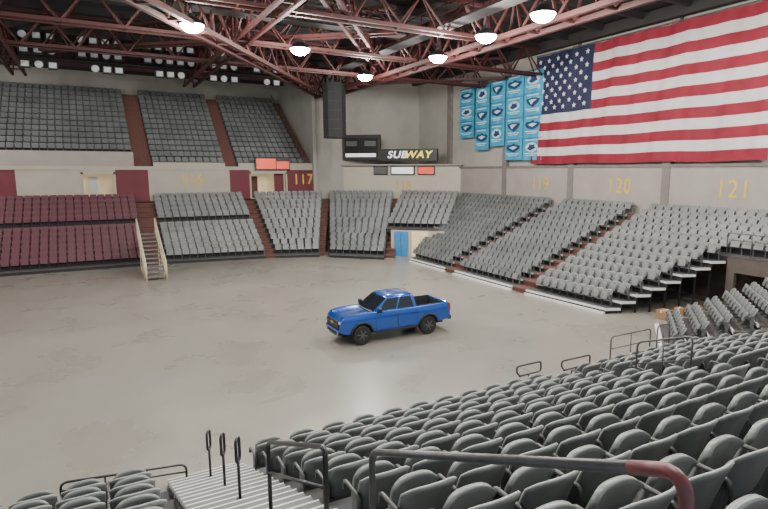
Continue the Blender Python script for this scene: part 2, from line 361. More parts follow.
def shell(xw,z0,z1,yf,th,round_top,nx=10,nz=7,bulge=.05,wing=0,nar=.10,ex=3.0):
    m=MB(); F_=[];B_=[]
    for j in range(nz+1):
        for i in range(nx+1):
            u=-1+2*i/nx; v=j/nz
            w=xw*(1-nar*(1-v)) 
            z=z0+(z1-z0)*v-round_top*(abs(u)**ex)*v*v
            y=yf(v)-bulge*(1-u*u)-.03*max(0,v-.75)+wing*(abs(u)**4)
            F_.append((w*u,y,z)); B_.append((w*u,y-th,z))
    n=nx+1
    vs=F_+B_; o=len(F_); fs=[]
    for j in range(nz):
        for i in range(nx):
            a=j*n+i; fs.append((a,a+1,a+n+1,a+n)); fs.append((o+a,o+a+n,o+a+n+1,o+a+1))
    for i in range(nx):
        fs.append((i,o+i,o+i+1,i+1)); a=nz*n+i; fs.append((a,a+1,o+a+1,o+a))
    for j in range(nz):
        a=j*n; fs.append((a,a+n,o+a+n,o+a)); a=j*n+nx; fs.append((a,o+a,o+a+n,a+n))
    m.add(vs,fs)
    m.rim=[((F_[j*n][0]+0),(F_[j*n][1]-th/2),F_[j*n][2]) for j in range(nz+1)]+[(F_[nz*n+i][0],F_[nz*n+i][1]-th/2,F_[nz*n+i][2]) for i in range(1,nx)]+[(F_[j*n+nx][0],F_[j*n+nx][1]-th/2,F_[j*n+nx][2]) for j in range(nz,-1,-1)]
    return m
def make_seat(ms,mp,ma,mm,me_):
    s0=thing('folding_arena_seat','x','seat',(0,0,-50))
    sh=shell(.262,.36,.82,lambda v:-.10-.15*v,.03,.07,wing=.06,bulge=.035,nar=.06,ex=4.5)
    k1=sh.build('backrest',ms,s0,world=False,smooth=True)
    k5=MB().tube(sh.rim,.013,5).build('edge_rim',me_,s0,world=False,smooth=True)
    k2=shell(.220,.38,.74,lambda v:.17-.12*v,.06,.07,bulge=-.03,ex=4).build('seat',mp,s0,world=False,smooth=True)
    am=MB(); am.tube(rpath([(-.278,-.22,.42),(-.278,-.20,.60),(-.278,.14,.60),(-.278,.16,.50)],.05),.02,6)
    k3=am.build('armrest',ma,s0,world=False,smooth=True)
    sp=MB(); sp.b(-.288,-.266,-.18,-.06,0,.60); sp.b(-.288,-.24,-.2,.02,0,.02); sp.b(-.26,.26,-.13,-.08,.33,.37)
    k4=sp.build('support_bracket',mm,s0,world=False)
    KIDS[s0]=[k1,k2,k3,k4,k5]; return s0
near0=make_seat(M['near_seat'],M['near_pan'],M['arm'],M['metal'],M['edge'])
pale0=make_seat(M['seat_far'],M['seat_far'],M['arm'],M['metal'],M['edge'])
used=set(); cntn=0
for spots,desc,proto,sc,col,grp in ((spA,'left of the white edged steps',near0,SC,'charcoal','charcoal seats of the near stand'),(spB,'right of the white edged steps',near0,SC,'charcoal','charcoal seats of the near stand'),(spC,'beyond the second near aisle',near0,SC,'charcoal','charcoal seats of the near stand'),
        (spN,'in the angled corner stand',pale0,1,'grey','grey seats of the angled corner stand'),(spR,'in the stepped stand end by the passage',pale0,1,'grey','grey seats at the end of the right stand')):
    vis={}
    for (k,j,x,y,z,rz) in spots:
        p=proj(x,y,z+.9); 
        if p[0]<-30 or p[0]>800 or p[1]>540 or p[2]<1.5: continue
        vis.setdefault(k,[]).append((j,x,y,z,rz))
    for k,L in vis.items():
        L.sort(key=lambda q:-q[1] if spots is spA else q[1])
        for idx,(j,x,y,z,rz) in enumerate(L):
            if proto not in used: o=proto; used.add(proto)
            else: o=copy_tree(proto)
            o.location=(x,y,z); o.rotation_euler=(0,0,rz); o.scale=(sc,sc,sc); cntn+=1
            rowname='front row' if k==0 else ORD[min(k,25)]+' row up'
            o['label']='%s seat %s, %s, %s along'%(col,desc,rowname,ORD[min(idx,29)])
            o['group']=grp
print('NEAR SEATS',cntn,'FAR',len(FAR.v)//len(ST.v),'MAROON',len(MAROON))
def base_z(y): return .14+NR/ND*(NY+.4-y)
# ---------------------------------------------------------------- handrails
AX=1.85
for i,(px,py,lab) in enumerate(((208,431,'farthest'),(222,434,'middle'),(237,438,'nearest'))):
    x,y,z=at(px,py,x=AX-.05)
    t=thing('loop_handrail','black post with long loop top, %s of the three on the steps'%lab,'handrail',(x,y,base_z(y)-.05),0,'black loop posts on the steps')
    zt=z; zl=z-.42; w=.075; loop=[]
    for k in range(16):
        a=2*PI*k/16; cy=math.cos(a)*w; cz=(zt-w if math.sin(a)>0 else zl+w)+math.sin(a)*w
        loop.append((x+cy*.6,y+cy,cz))
    MB().tube(loop,.026,7,closed=True).build('loop',M['rail_black'],t,smooth=True)
    MB().tube([(x,y,base_z(y)-.05),(x,y,zl+.02)],.026,8).build('post',M['rail_black'],t,smooth=True)
    MB().lathe([(.06,0),(.06,.02),(.03,.03)],(x,y,base_z(y)-.05),n=12).build('foot_plate',M['rail_black'],t)
a=at(268,442,x=AX); b_=at(325,447,x=AX)
t=thing('aisle_handrail','black bent pipe handrail between the loop posts and the long grey rail','handrail',(a[0],a[1],base_z(a[1])-.05))
MB().tube(rpath([(a[0],a[1],base_z(a[1])-.05),a,b_,(b_[0],b_[1],base_z(b_[1])-.05)],.12),.03,8).build('rail',M['rail_black'],t,smooth=True)
MB().tube([(a[0],a[1],a[2]-.45),(b_[0],b_[1],b_[2]-.45)],.02,8).build('mid_bar',M['rail_black'],t,smooth=True)
a=at(372,452,x=AX); b_=at(640,468,x=AX)
t=thing('long_aisle_handrail','thick worn grey pipe handrail with a maroon bent end nearest the viewer','handrail',(a[0],a[1],base_z(a[1])-.05))
MB().tube(rpath([(a[0],a[1],base_z(a[1])-.05),a,b_],.10),.028,10).build('rail',M['rail_grey'],t,smooth=True)
d_=(Vector(b_)-Vector(a)).normalized()
MB().tube(rpath([Vector(b_)-d_*.05,Vector(b_)+d_*.22,(AX,b_[1]-.28,base_z(b_[1]-.28))],.16,8),.030,10).build('bent_end',M['rail_maroon'],t,smooth=True)['label']='chipped maroon bent pipe end'
for (p1,p2,lab) in (((517,364),(541,362),'left'),((562,358),(590,357),'right')):
    a=at(*p1,y=13.0); x0=a[0]; zt=at((p1[0]+p2[0])/2,p1[1],y=13.0)[2]; x1=at(*p2,y=13.0)[0]
    t=thing('loop_barrier','%s one of two small black loop barriers at the foot of the near stand'%lab,'handrail',((x0+x1)/2,13.0,0))
    MB().tube(rpath([(x0+.1,13.0,zt-.30),(x0,13,zt-.2),(x0,13.0,zt),(x1,13.0,zt),(x1,13,zt-.32),(x0+.1,13,zt-.34)],.09),.028,8).build('loop',M['rail_black'],t,smooth=True)
    MB().tube([((x0+x1)/2,13,0),((x0+x1)/2,13,zt-.33)],.03,8).build('post',M['rail_black'],t,smooth=True)
def barrier(pts_top,h,label,m='rail_grey',mid=(.5,),postn=3,name='guard_rail'):
    A,B=Vector(pts_top[0]),Vector(pts_top[1])
    t=thing(name,label,'railing',(A.x,A.y,A.z-h))
    MB().tube(rpath([A-Vector((0,0,h)),A,B,B-Vector((0,0,h))],.15),.026,8).build('top_rail',M[m],t,smooth=True)
    for q in mid: MB().tube([A-Vector((0,0,h*q)),B-Vector((0,0,h*q))],.018,6).build('mid_bar',M[m],t,smooth=True)
    for k in range(1,postn-1):
        P=A.lerp(B,k/(postn-1)); MB().tube([P-Vector((0,0,h)),P],.02,6).build('post',M[m],t,smooth=True)
    return t
barrier(((15.4,13.0,1.25),(17.5,13.0,1.25)),1.25,'grey guard rail on the floor in front of the near stand',mid=(.35,.65))
barrier(((17.9,13.0,1.3),(18.6,13.0,1.3)),1.3,'short grey guard rail beside the angled corner stand')
barrier(((xk-.1,10.2,zk+1.1),(xk-.1,16.1,zk+1.1)),1.1,'long grey guard rail along the edge above the dark passage',postn=6,mid=(.3,.6))
for k,(x,y) in enumerate(((11.9,9.2),(11.9,5.6))):
    barrier(((x,y,base_z(y)+1.15),(x,y-1.5,base_z(y-1.5)+1.15)),1.15,['lower','upper'][k]+' sloping grey rail in the second near aisle',name='aisle_handrail')
a=at(462,399,y=12.75); b_=at(512,389,y=12.75)
barrier((a,b_),a[2],'low grey rail along the front row of the near stand',mid=(),postn=3)
a=at(60,483,y=12.75); b_=at(186,464,y=12.75)
barrier((a,b_),a[2],'low dark rail in front of the seats at the bottom left corner','rail_black',mid=(.25,),postn=4)
# ---------------------------------------------------------------- the pickup truck
T=thing('pickup_truck','bright blue four-door pickup truck parked alone on the concrete floor','truck',(10.7,21.0,0),PI)
T.scale=(.965,.965,.985)
def P_(name,mb,m,parent=T,**k): return mb.build(name,M[m],parent,world=False,**k)
WZ=.42; WR=.42
def arch(cx,r,z0=.50,cz=WZ,n=14):
    a0=math.asin((z0-cz)/r); return [(cx+r*math.cos(PI-a0-(PI-2*a0)*k/n),cz+r*math.sin(PI-a0-(PI-2*a0)*k/n)) for k in range(n+1)]
FX,RX=1.66,-1.59; FE=2.58
def zbot(x,cx,r,base):
    d=abs(x-cx)
    return max(base,WZ+math.sqrt(max(0,r*r-d*d))) if d<r else base
def interp(x,tab):
    for (x0,v0),(x1,v1) in zip(tab,tab[1:]):
        if x<=x1: return v0+(v1-v0)*max(0,(x-x0))/(x1-x0)
    return tab[-1][1]
TOP=[(-1.06,1.31),(1.0,1.31),(1.15,1.315),(1.7,1.30),(2.2,1.265),(2.42,1.23),(2.52,1.17),(FE,1.07)]
def xsamples(a,b,cx,r):
    xs=[a+(b-a)*i/24 for i in range(25)]+[cx+r*math.cos(PI*k/16) for k in range(17)]
    xs+= [cx-r-.002,cx+r+.002]
    return sorted(set(round(q,4) for q in xs if a<=q<=b))
def side_section(x,cx,r,base,top,inner=None):
    zb=zbot(x,cx,r,base); s=1-(.17*((x-1.85)/.73)**2 if x>1.85 else 0)
    fl=.018*math.exp(-((x-cx)/.45)**4)
    sh=min(1.13,top-.06)
    def zz(t): return zb+(sh-zb)*t
    pts=[(.76*s if inner is None else inner,zb),((.915+fl)*s,zb),((.94+fl)*s,zz(.25)),((.945+fl)*s,zz(.5)),(.952*s,zz(.8)),(.945*s,sh),(.90*s,top-.025),(.86*s,top)]
    return pts
def body_loft(a,b,cx,r,base,topf,inner=None):
    m=MB(); xs=xsamples(a,b,cx,r); rings=[]
    for x in xs:
        bs=base+(.10*max(0,(x-2.2)/.38)**2 if x>2.2 else 0)+(.10*max(0,(-2.1-x)/.6) if x<-2.1 else 0)
        P=side_section(x,cx,r,bs,topf(x),inner)
        if inner is None:
            t=topf(x); s=1-(.17*((x-1.85)/.73)**2 if x>1.85 else 0)
            mid=[(.60*s,t+.015),(.50*s,t-.02 if x>1.1 else t),(.0,t-.005)]
            right=P+mid; left=[(-y,z) for y,z in reversed(right[:-1])]
            rings.append([(x,y,z) for y,z in right+left])
        else:
            P=P+[(inner,topf(x))]; rings.append([(x,y,z) for y,z in P])
    n=len(rings[0]); vs=[p for r_ in rings for p in r_]; fs=[]
    for k in range(len(rings)-1):
        for i in range(n):
            j=(i+1)%n; fs.append((k*n+i,(k+1)*n+i,(k+1)*n+j,k*n+j))
    fs.append(tuple(range(n))); fs.append(tuple((len(rings)-1)*n+i for i in reversed(range(n))))
    m.add(vs,fs); return m
P_('body',body_loft(-1.04,FE,FX,.50,.50,lambda x:interp(x,TOP)),'paint',smooth=True,sharp=28)
bl=body_loft(-2.72,-1.045,RX,.48,.50,lambda x:interp(x,[(-2.72,1.28),(-2.66,1.325),(-1.04,1.31)]),.81)
P_('bed_side',bl,'paint',smooth=True,sharp=28)
br=MB(); br.add([(x,-y,z) for x,y,z in bl.v],[tuple(reversed(f)) for f in bl.f]); P_('bed_side',br,'paint',smooth=True,sharp=28)
P_('tailgate',MB().b(-2.73,-2.63,-.81,.81,.65,1.31),'paint',bevel=.015)
P_('bed_liner',MB().b(-2.62,-1.06,-.81,.81,.76,.82).b(-2.62,-2.60,-.80,.80,.82,1.26).b(-1.08,-1.05,-.80,.80,.82,1.29).b(-2.6,-1.08,.785,.83,.82,1.34).b(-2.6,-1.08,-.83,-.785,.82,1.34),'blackm')
P_('chassis',MB().b(-2.55,2.4,-.60,.60,.36,.6),'blackm')
def ring(z,xf,xr,yf,yr): return [(xf,-yf,z),(xf+.05,-yf*.55,z),(xf+.07,0,z),(xf+.05,yf*.55,z),(xf,yf,z),((xf+xr)/2,(yf+yr)/2+.012,z),(xr,yr,z),(xr-.02,0,z),(xr,-yr,z),((xf+xr)/2,-(yf+yr)/2-.012,z)]
ZC0,ZC1,ZC2=1.295,1.81,1.885
rs=[ring(ZC0,1.08,-1.02,.82,.87),ring(ZC1,.40,-.90,.69,.72),ring(1.855,.30,-.875,.665,.69),ring(ZC2,.16,-.82,.60,.62)]
rs.append([(x*.8-.05,y*.7,ZC2+.02) for x,y,z in rs[-1]])
NR_=10; m=MB(); m.add([p for r_ in rs for p in r_],[(i+NR_*s,(i+1)%NR_+NR_*s,(i+1)%NR_+NR_*(s+1),i+NR_*(s+1)) for s in range(4) for i in range(NR_)]+[tuple(range(4*NR_,5*NR_))])
P_('cabin',m,'paint',smooth=True,sharp=40)
def bil(A,B,C,D,u,v): return (A*(1-u)+B*u)*(1-v)+(D*(1-u)+C*u)*v
def pane(name,A,B,C,D,uv,nrm,off=.016):
    A,B,C,D=map(Vector,(A,B,C,D)); m=MB(); n=Vector(nrm).normalized()
    a=[bil(A,B,C,D,u,v)+n*off for u,v in uv]; b=[p-n*.012 for p in a]; k=len(a)
    m.add(a+b,[tuple(range(k)),tuple(range(2*k-1,k-1,-1))]+[(i,k+i,k+(i+1)%k,(i+1)%k) for i in range(k)])
    return P_(name,m,'glass')
for s in(1,-1):
    A=(1.08,.82*s,ZC0);B=(-1.02,.87*s,ZC0);C=(-.90,.72*s,ZC1);D=(.40,.69*s,ZC1); nr=(0,s,.30)
    pane('front_door_window',A,B,C,D,[(.12,.09),(.49,.07),(.46,.95),(.07,.95),(.05,.70)],nr,.026)
    pane('rear_door_window',A,B,C,D,[(.53,.07),(.93,.09),(.88,.95),(.51,.95)],nr,.026)
    pane('windscreen',(1.15,0,ZC0),(1.08,.82*s,ZC0),(.40,.69*s,ZC1),(.47,0,ZC1),[(0,.05),(.93,.05),(.94,.99),(0,.99)],(.55,0,.72),.026)
pane('rear_window',(-1.04,-.87,ZC0),(-1.04,.87,ZC0),(-.92,.72,ZC1),(-.92,-.72,ZC1),[(.1,.15),(.9,.15),(.9,.9),(.1,.9)],(-1,0,.2))
G=FE
P_('grille',MB().b(G-.1,G+.05,-.62,.62,.72,1.05),'black',bevel=.03)
P_('grille_bar',MB().b(G,G+.065,-.60,.60,.90,.93),'metal')
P_('emblem',MB().b(G+.05,G+.085,-.13,.13,.89,.94).b(G+.05,G+.085,-.055,.055,.87,.96),'gold')
P_('lower_bumper',MB().b(G-.25,G+.06,-.70,.70,.46,.60),'blackm',bevel=.03)
P_('bumper',MB().b(G-.15,G+.08,-.745,.745,.60,.71),'paint',bevel=.035)
P_('skid_plate',MB().b(G-.08,G+.07,-.35,.35,.43,.48),'metal')
for s in(1,-1):
    P_('headlight',MB().box((G-.075,.70*s,.995),(.24,.20,.10),-.30*s),'headlight',bevel=.02)
    P_('fog_lamp',MB().b(G-.04,G+.07,.54*s,.66*s,.51,.58),'headlight')
    mm=P_('door_mirror',MB().b(.80,.94,.95*s,1.13*s,1.29,1.49),'black',bevel=.03)
    P_('mirror_stem',MB().b(.82,.90,.86*s,.98*s,1.30,1.35),'black',mm)
    for x in(.10,-.84): P_('door_handle',MB().b(x-.10,x+.10,.94*s,.97*s,1.06,1.095),'black')
    for x in(.99,-.05,-.99): P_('door_seam',MB().b(x-.006,x+.006,.92*s,.957*s,.56 if x>-.5 else .70,1.13),'black')
    P_('side_step',MB().b(-.95,1.05,.90*s,1.0*s,.42,.50),'black',bevel=.015)
    P_('tail_lamp',MB().b(-2.745,-2.66,.80*s,.955*s,.95,1.27),'tail',bevel=.01)
    for cx,r in((FX,.515),(RX,.495)):
        f=MB(); f.tube([(x,.94*s,z) for x,z in arch(cx,r,n=20)],.048,6); P_('wheel_arch_trim',f,'black',smooth=True)
P_('rear_bumper',MB().b(-2.86,-2.70,-.85,.85,.52,.70),'black',bevel=.02)
P_('wiper_cowl',MB().b(1.04,1.20,-.74,.74,1.30,1.33),'black')
P_('light_bar',MB().b(-.98,-.90,-.12,.12,1.81,1.84),'tail')
for cx in(FX,RX):
    for s in(1,-1):
        y=.82*s
        w=MB().lathe([(.24,-.14),(.36,-.145),(.405,-.11),(WR,0),(.405,.11),(.36,.145),(.24,.14)],(cx,y,WZ),'Y',28)
        W=P_('wheel',w,'tyre')
        r=MB().lathe([(.255,-.10),(.26,.135),(.235,.135),(.21,.05),(.02,.05)] if s>0 else [(.02,-.05),(.21,-.05),(.235,-.135),(.26,-.135),(.255,.10)],(cx,y,WZ),'Y',24)
        for k in range(6):
            a=2*PI*k/6+.2; yy=y+s*.12
            r.bar((cx+.04*math.cos(a),yy,WZ+.04*math.sin(a)),(cx+.235*math.cos(a),yy,WZ+.235*math.sin(a)),.07,.05)
        r.lathe([(.06,-.02),(.06,.02)],(cx,y+s*.13,WZ),'Y',12)
        P_('rim',r,'rim',W)
# ---------------------------------------------------------------- flag
Fx=30.93
yl_b,yl_t,yr_=35.1,34.7,16.6; zb,zt_=7.55,15.75
ft=thing('wall_flag','huge red white and blue striped flag with white stars hanging on the wall','flag',(Fx,26.3,zb))
NXF,NZF=140,39; fm=MB(); vs=[]
UC=(34.9-29.1)/(34.9-16.6)
def fp(u,v,off=0):
    yl=yl_t+(yl_b-yl_t)*v; y=yl+(yr_-yl)*u
    sag=.06*abs(math.sin(u*PI*7))
    z=zt_-sag*(1-v)+(zb-zt_)*v+.03*math.sin(u*19+v*2)*v
    x=Fx+.06*math.sin(u*52+v*4)*(.3+.7*v)+.06*math.sin(u*23+v*1.5)+.025*math.sin(u*110+v*6)-off
    return (x,y,z)
for j in range(NZF+1):
    for i in range(NXF+1): vs.append(fp(i/NXF,j/NZF))
for j in range(NZF):
    st=j*13//NZF
    for i in range(NXF):
        a=j*(NXF+1)+i; mi=2 if (i/NXF<UC and st<7) else (0 if st%2==0 else 1)
        fm.f.append((a,a+NXF+1,a+NXF+2,a+1)); fm.mi.append(mi)
fm.v=vs
fm.build('cloth',[M['flag_red'],M['flag_white'],M['flag_blue']],ft,smooth=True)
sm=MB()
for r in range(9):
    nst=6 if r%2==0 else 5
    for c in range(nst):
        u=UC*((c*2+1+(0 if nst==6 else 1))/12); v=(7/13)*(r+1)/10
        P0=fp(u,v,.07); pts=[]
        for k in range(10):
            a=PI/2+PI*k/5; rr=.21 if k%2==0 else .085
            pts.append((P0[0],P0[1]-rr*math.cos(a),P0[2]+rr*math.sin(a)))
        o=len(sm.v); sm.v+=[P0]+pts
        for k in range(10): sm.f.append((o,o+1+k,o+1+(k+1)%10)); sm.mi.append(0)
sm.build('stars',M['star'],ft)
MB().tube([(Fx+.05,yl_t+.1,zt_+.05),(Fx+.05,yr_-.1,zt_+.05)],.04,6).build('hanging_pipe',M['metal'],ft)
# ---------------------------------------------------------------- banners
cols=[(460,474.5,89,138),(475.5,489.5,85,150),(490.5,505,81,146),(506,523,76,160),(524,542.5,70,160)]
names=['leftmost and shortest','second from left','middle','second from right','rightmost']
for i,(a,b_,t0,t1) in enumerate(cols):
    X=30.95; y1=at(a,110,x=X)[1]; y0=at(b_,110,x=X)[1]; mpx=(a+b_)/2
    Zt=at(mpx,t0,x=X)[2]; Zb=at(mpx,t1,x=X)[2]
    b=thing('hanging_banner','long bright blue banner printed with dark emblems, %s of five'%names[i],'banner',(X,(y0+y1)/2,Zb),0,'blue banners beside the flag')
    g=MB(); K=8; V=[]
    for q in range(K+1):
        yy=y1+(y0-y1)*q/K; xx=X+.03*math.sin(q*1.3+i); V+=[(xx,yy,Zt),(xx,yy,Zb)]
    g.add(V,[(2*q,2*q+1,2*q+3,2*q+2) for q in range(K)]); g.build('cloth',M['banner'],b)
    w=y1-y0; yc=(y0+y1)/2; H=Zt-Zb; nb=4 if i>2 else 3; hh=H/nb
    def sh(name,pts,x,m,zc):
        e=MB(); e.add([(x,yc-p*w,zc+q*hh) for p,q in pts],[tuple(range(len(pts)))]); e.build(name,M[m],b)
    for j in range(nb):
        zc=Zt-hh*(j+.42); v=(i+j)%3; sk=.05*math.sin(i*2.1+j*1.7)
        if v==0:
            sh('emblem',[(-.40,.04),(-.30,-.12),(0,-.20),(.30,-.10),(.42,.06),(.30,.14),(.14,.12),(.05,.22),(-.12,.14),(-.30,.16)],X-.06,'banner_navy',zc)
            sh('emblem_highlight',[(-.22,.02),(.02,-.09),(.28,.03),(.04,.09)],X-.09,'banner_pale',zc)
        elif v==1:
            sh('emblem',[(.34*math.cos(t_*PI/6),.22*math.sin(t_*PI/6)) for t_ in range(12)],X-.06,'banner_pale',zc)
            sh('emblem_figure',[(-.24,-.06),(-.05,-.15),(.24,-.04),(.16,.06),(.20,.14),(.02,.10),(-.10,.16),(-.12,.04)],X-.09,'banner_navy',zc)
        else:
            sh('emblem',[(-.38,.16),(-.30,-.02),(0,-.22),(.30,-.02),(.38,.16),(0,.21)],X-.06,'banner_navy',zc)
            sh('emblem_highlight',[(-.20,.10),(-.06,-.10),(.04,.02),(.22,.11),(.02,.14)],X-.09,'banner_pale',zc)
        for (a_,b2,c_,d2) in ((.14,.86,-.31,-.26),(.24,.76,-.39,-.35),(.18,.82,.30,.35)):
            MB().b(X-.08,X-.06,y0+w*a_,y0+w*b2,zc+c_*hh,zc+d2*hh).build('pale_line',M['banner_pale'],b)
        if j: MB().b(X-.07,X-.05,y0,y1,Zt-hh*j-.03,Zt-hh*j+.03).build('dividing_band',M['banner2'],b)
    MB().tube([(X,y0,Zt),(X,y1,Zt)],.04,6).build('hanging_rod',M['metal'],b)
# ---------------------------------------------------------------- corner box, scoreboard, signs
ch0=Vector((22.6,54.0,0)); ch1=Vector((31.2,45.4,0)); dch=(ch1-ch0).normalized(); nch=Vector((-1,-1,0)).normalized()
def chp(t,off=0,z=0): return ch0+dch*t+nch*off+Vector((0,0,z))
Lc=(ch1-ch0).length; rzc=-PI/4
cb=MB(); c=ch0+dch*Lc/2-nch*.2; cb.box((c.x,c.y,5.8),(Lc,.4,3.6),rzc)
cb.poly_prism([(22.6,54),(31.2,45.4),(31.4,54)],7.4,7.6)
wcr=struct('wall_corner_box',cb,M['box_cream'])
c=ch0+dch*Lc/2+nch*.12; struct('trim_41',MB().box((c.x,c.y,7.6),(Lc+.3,.5,.14),rzc),M['conc_low'])
def tpx(px,py):
    r=ray(px,py); s=(ch0.x+ch0.y)/(r[0]+r[1]); p=Vector((r[0]*s,r[1]*s,0)); return (p-ch0).dot(dch), CH+r[2]*s
nt_=tpx(403,186); pp=chp(nt_[0],.03,nt_[1]); number('118',pp,rzc,wcr,1.25)
def panel(name,label,cat,x0,y0,x1,y1,off,m,depth=.15,frame='black'):
    t0,_=tpx(x0,y0); t1,_=tpx(x1,y1); zt=tpx((x0+x1)/2,y0)[1]; zb_=tpx((x0+x1)/2,y1)[1]
    c=chp((t0+t1)/2,off,0); o=thing(name,label,cat,(c.x,c.y,zb_))
    MB().box((c.x,c.y,(zt+zb_)/2),(t1-t0,depth,zt-zb_),rzc).build('housing',M[frame],o,bevel=.02)
    f=c+nch*(depth/2+.012); MB().box((f.x,f.y,(zt+zb_)/2),((t1-t0)*.90,.02,(zt-zb_)*.74),rzc).build('face',M[m],o)
    return o,c,t0,t1,zb_,zt
panel('small_screen','small dark framed screen, left of three on the corner box','screen',374,166,388,175,.1,'metal')
panel('small_screen','pale wide screen, middle of three on the corner box','screen',391,166,415,175,.1,'led_white')
panel('small_screen','red advertising screen, right of three on the corner box','screen',418,166,435,175,.1,'led_red')
o,c,t0,t1,z0_,z1_=panel('scoreboard','black scoreboard with pale lower strip above the corner box','scoreboard',344,135,381,160,.15,'blackm',.5)
for (a0,a1,b0,b1,mm) in ((.08,.9,.12,.26,'led_white'),(.1,.4,.55,.75,'metal'),(.6,.9,.55,.75,'metal')):
    f=chp(t0+(t1-t0)*(a0+a1)/2,.15+.29,0); MB().box((f.x,f.y,z0_+(z1_-z0_)*(b0+b1)/2),((t1-t0)*(a1-a0),.03,(z1_-z0_)*(b1-b0)),rzc).build('display_strip',M[mm],o)
o,c,t0,t1,z0_,z1_=panel('shop_sign','long black sign reading SUBWAY in white and yellow letters','sign',381,149,438,161,.15,'black',.6)
w_=(t1-t0)
text('SUB',.95,chp(t0+w_*.31,.50,(z0_+z1_)/2),rzc,M['led_white'],o,'lettering',.02,1.15,.022,1.10,.22)
text('WAY',.95,chp(t0+w_*.67,.50,(z0_+z1_)/2),rzc,M['sign_yellow'],o,'lettering',.02,1.15,.022,1.14,.22)
o=thing('led_screen','lit red orange screen over the concourse doorway','screen',(14.8,53.5,7.2))
MB().b(13.5,16.8,53.35,53.6,7.1,8.25).build('housing',M['black'],o)
MB().b(13.6,15.4,53.3,53.36,7.2,8.15).build('display',M['led_red'],o); MB().b(15.5,16.7,53.3,53.36,7.2,7.9).build('display',M['led_red'],o)
A=Vector((21.4,41.2,0)); B=Vector((24.9,37.9,0)); dd=(B-A).normalized(); nn=Vector((-1,-1,0)).normalized(); Ld=(B-A).length
c=(A+B)/2; struct('wall_doors',MB().box((c.x,c.y,1.08),(Ld,.25,2.16),-PI/4),M['beige'])
for k,(q,w,mm,nm,lb) in enumerate(((.9,1.2,'door_blue','double_door','blue double door under the short corner stand'),(2.5,1.4,'warm','lit_doorway','warm lit cream doorway beside the blue doors'))):
    p=A+dd*q+nn*.16; o=thing(nm,lb,'door' if k==0 else 'doorway',(p.x,p.y,0))
    if k==0:
        for s in(-1,1):
            pq=p+dd*s*w/4; l=MB().box((pq.x,pq.y,1.03),(w/2-.03,.06,2.06),-PI/4).build('door',M[mm],o)
            pr=pq+nn*.05-dd*s*.2; MB().box((pr.x,pr.y,1.0),(.05,.05,.3),-PI/4).build('handle',M['chrome'],l)
    else:
        MB().box((p.x,p.y,1.05),(w,.06,2.1),-PI/4).build('opening',M[mm],o)  # panel brightened by its own glow, standing in for light behind the doorway
        pr=p+nn*.04+dd*.2; MB().box((pr.x,pr.y,1.1),(w*.3,.03,1.2),-PI/4).build('door_leaf',M['cream'],o)
# ---------------------------------------------------------------- hanging speaker cluster
o=thing('speaker_cluster','tall black hanging loudspeaker cluster in front of the corner wall','loudspeaker',(18.6,46.2,9.8))
for k in range(6):
    z=9.8+.76*k; n=10; ring_=[(18.6+1.0*math.cos(2*PI*i/n),46.2+1.0*math.sin(2*PI*i/n)) for i in range(n)]
    cbn=MB().poly_prism(ring_,z,z+.72).build('speaker_cabinet',M['blackm'],o)
    MB().poly_prism([(18.6+(p[0]-18.6)*.95,46.2+(p[1]-46.2)*.95) for p in ring_],z+.72,z+.76).build('spacer',M['black'],cbn)
for a in (0,2.1,4.2): MB().tube([(18.6+.7*math.cos(a),46.2+.7*math.sin(a),14.3),(18.6+.3*math.cos(a),46.2+.3*math.sin(a),ZR-.4)],.03,6).build('hanging_cable',M['metal'],o)
tag(MB().b(19.15,19.45,53.3,53.65,4.4,14.5).build('wall_duct',M['conc_wall']),'tall narrow pale duct on the corner of the pale wall','duct')
# ---------------------------------------------------------------- portable stairs
o=thing('portable_stairs','cream railed portable staircase leading up from the floor to the stand','stairs',(3.3,39.3,0))
x0,x1=2.7,3.9; ya,yb=39.3,45.2; zt2=2.5; n=11
for k in range(n):
    y=ya+(yb-ya)*(k+.5)/n; z=zt2*(k+1)/n; MB().b(x0+.08,x1-.08,y-.28,y+.28,z-.05,z).build('tread',M['step'],o)
for x in(x0,x1):
    MB().bar((x,ya,.06),(x,yb,zt2),.07,.22).build('stringer',M['cream'],o)
    MB().tube(rpath([(x,ya,0),(x,ya,1.1),(x,yb,zt2+1.1),(x,yb,zt2)],.15),.05,6).build('handrail',M['cream'],o,smooth=True)
    MB().bar((x,ya,.55),(x,yb,zt2+.55),.05).build('mid_rail',M['cream'],o)
    for k in(1,2,3): 
        y=ya+(yb-ya)*k/4; MB().bar((x,y,0),(x,y,zt2*k/4+1.1),.05).build('post',M['cream'],o)
# ---------------------------------------------------------------- cartons
for i,(px,py,s_,lab) in enumerate(((664,319,.55,'leftmost brown cardboard carton in the passage beside the stepped stand end'),(679,315,.45,'brown cardboard carton second from the left in the passage'),(694,316,.6,'rightmost brown cardboard carton in the passage'))):
    x,y,z=at(px,py,z=0); o=thing('cardboard_carton',lab,'box',(x,y,0),.4*i)
    MB().b(-s_/2,s_/2,-s_/2,s_/2,0,s_*.8).build('box',M['card'],o,world=False); MB().b(-s_/2-.002,s_/2+.002,-.04,.04,s_*.8-.1,s_*.8+.004).build('tape',M['cream'],o,world=False)
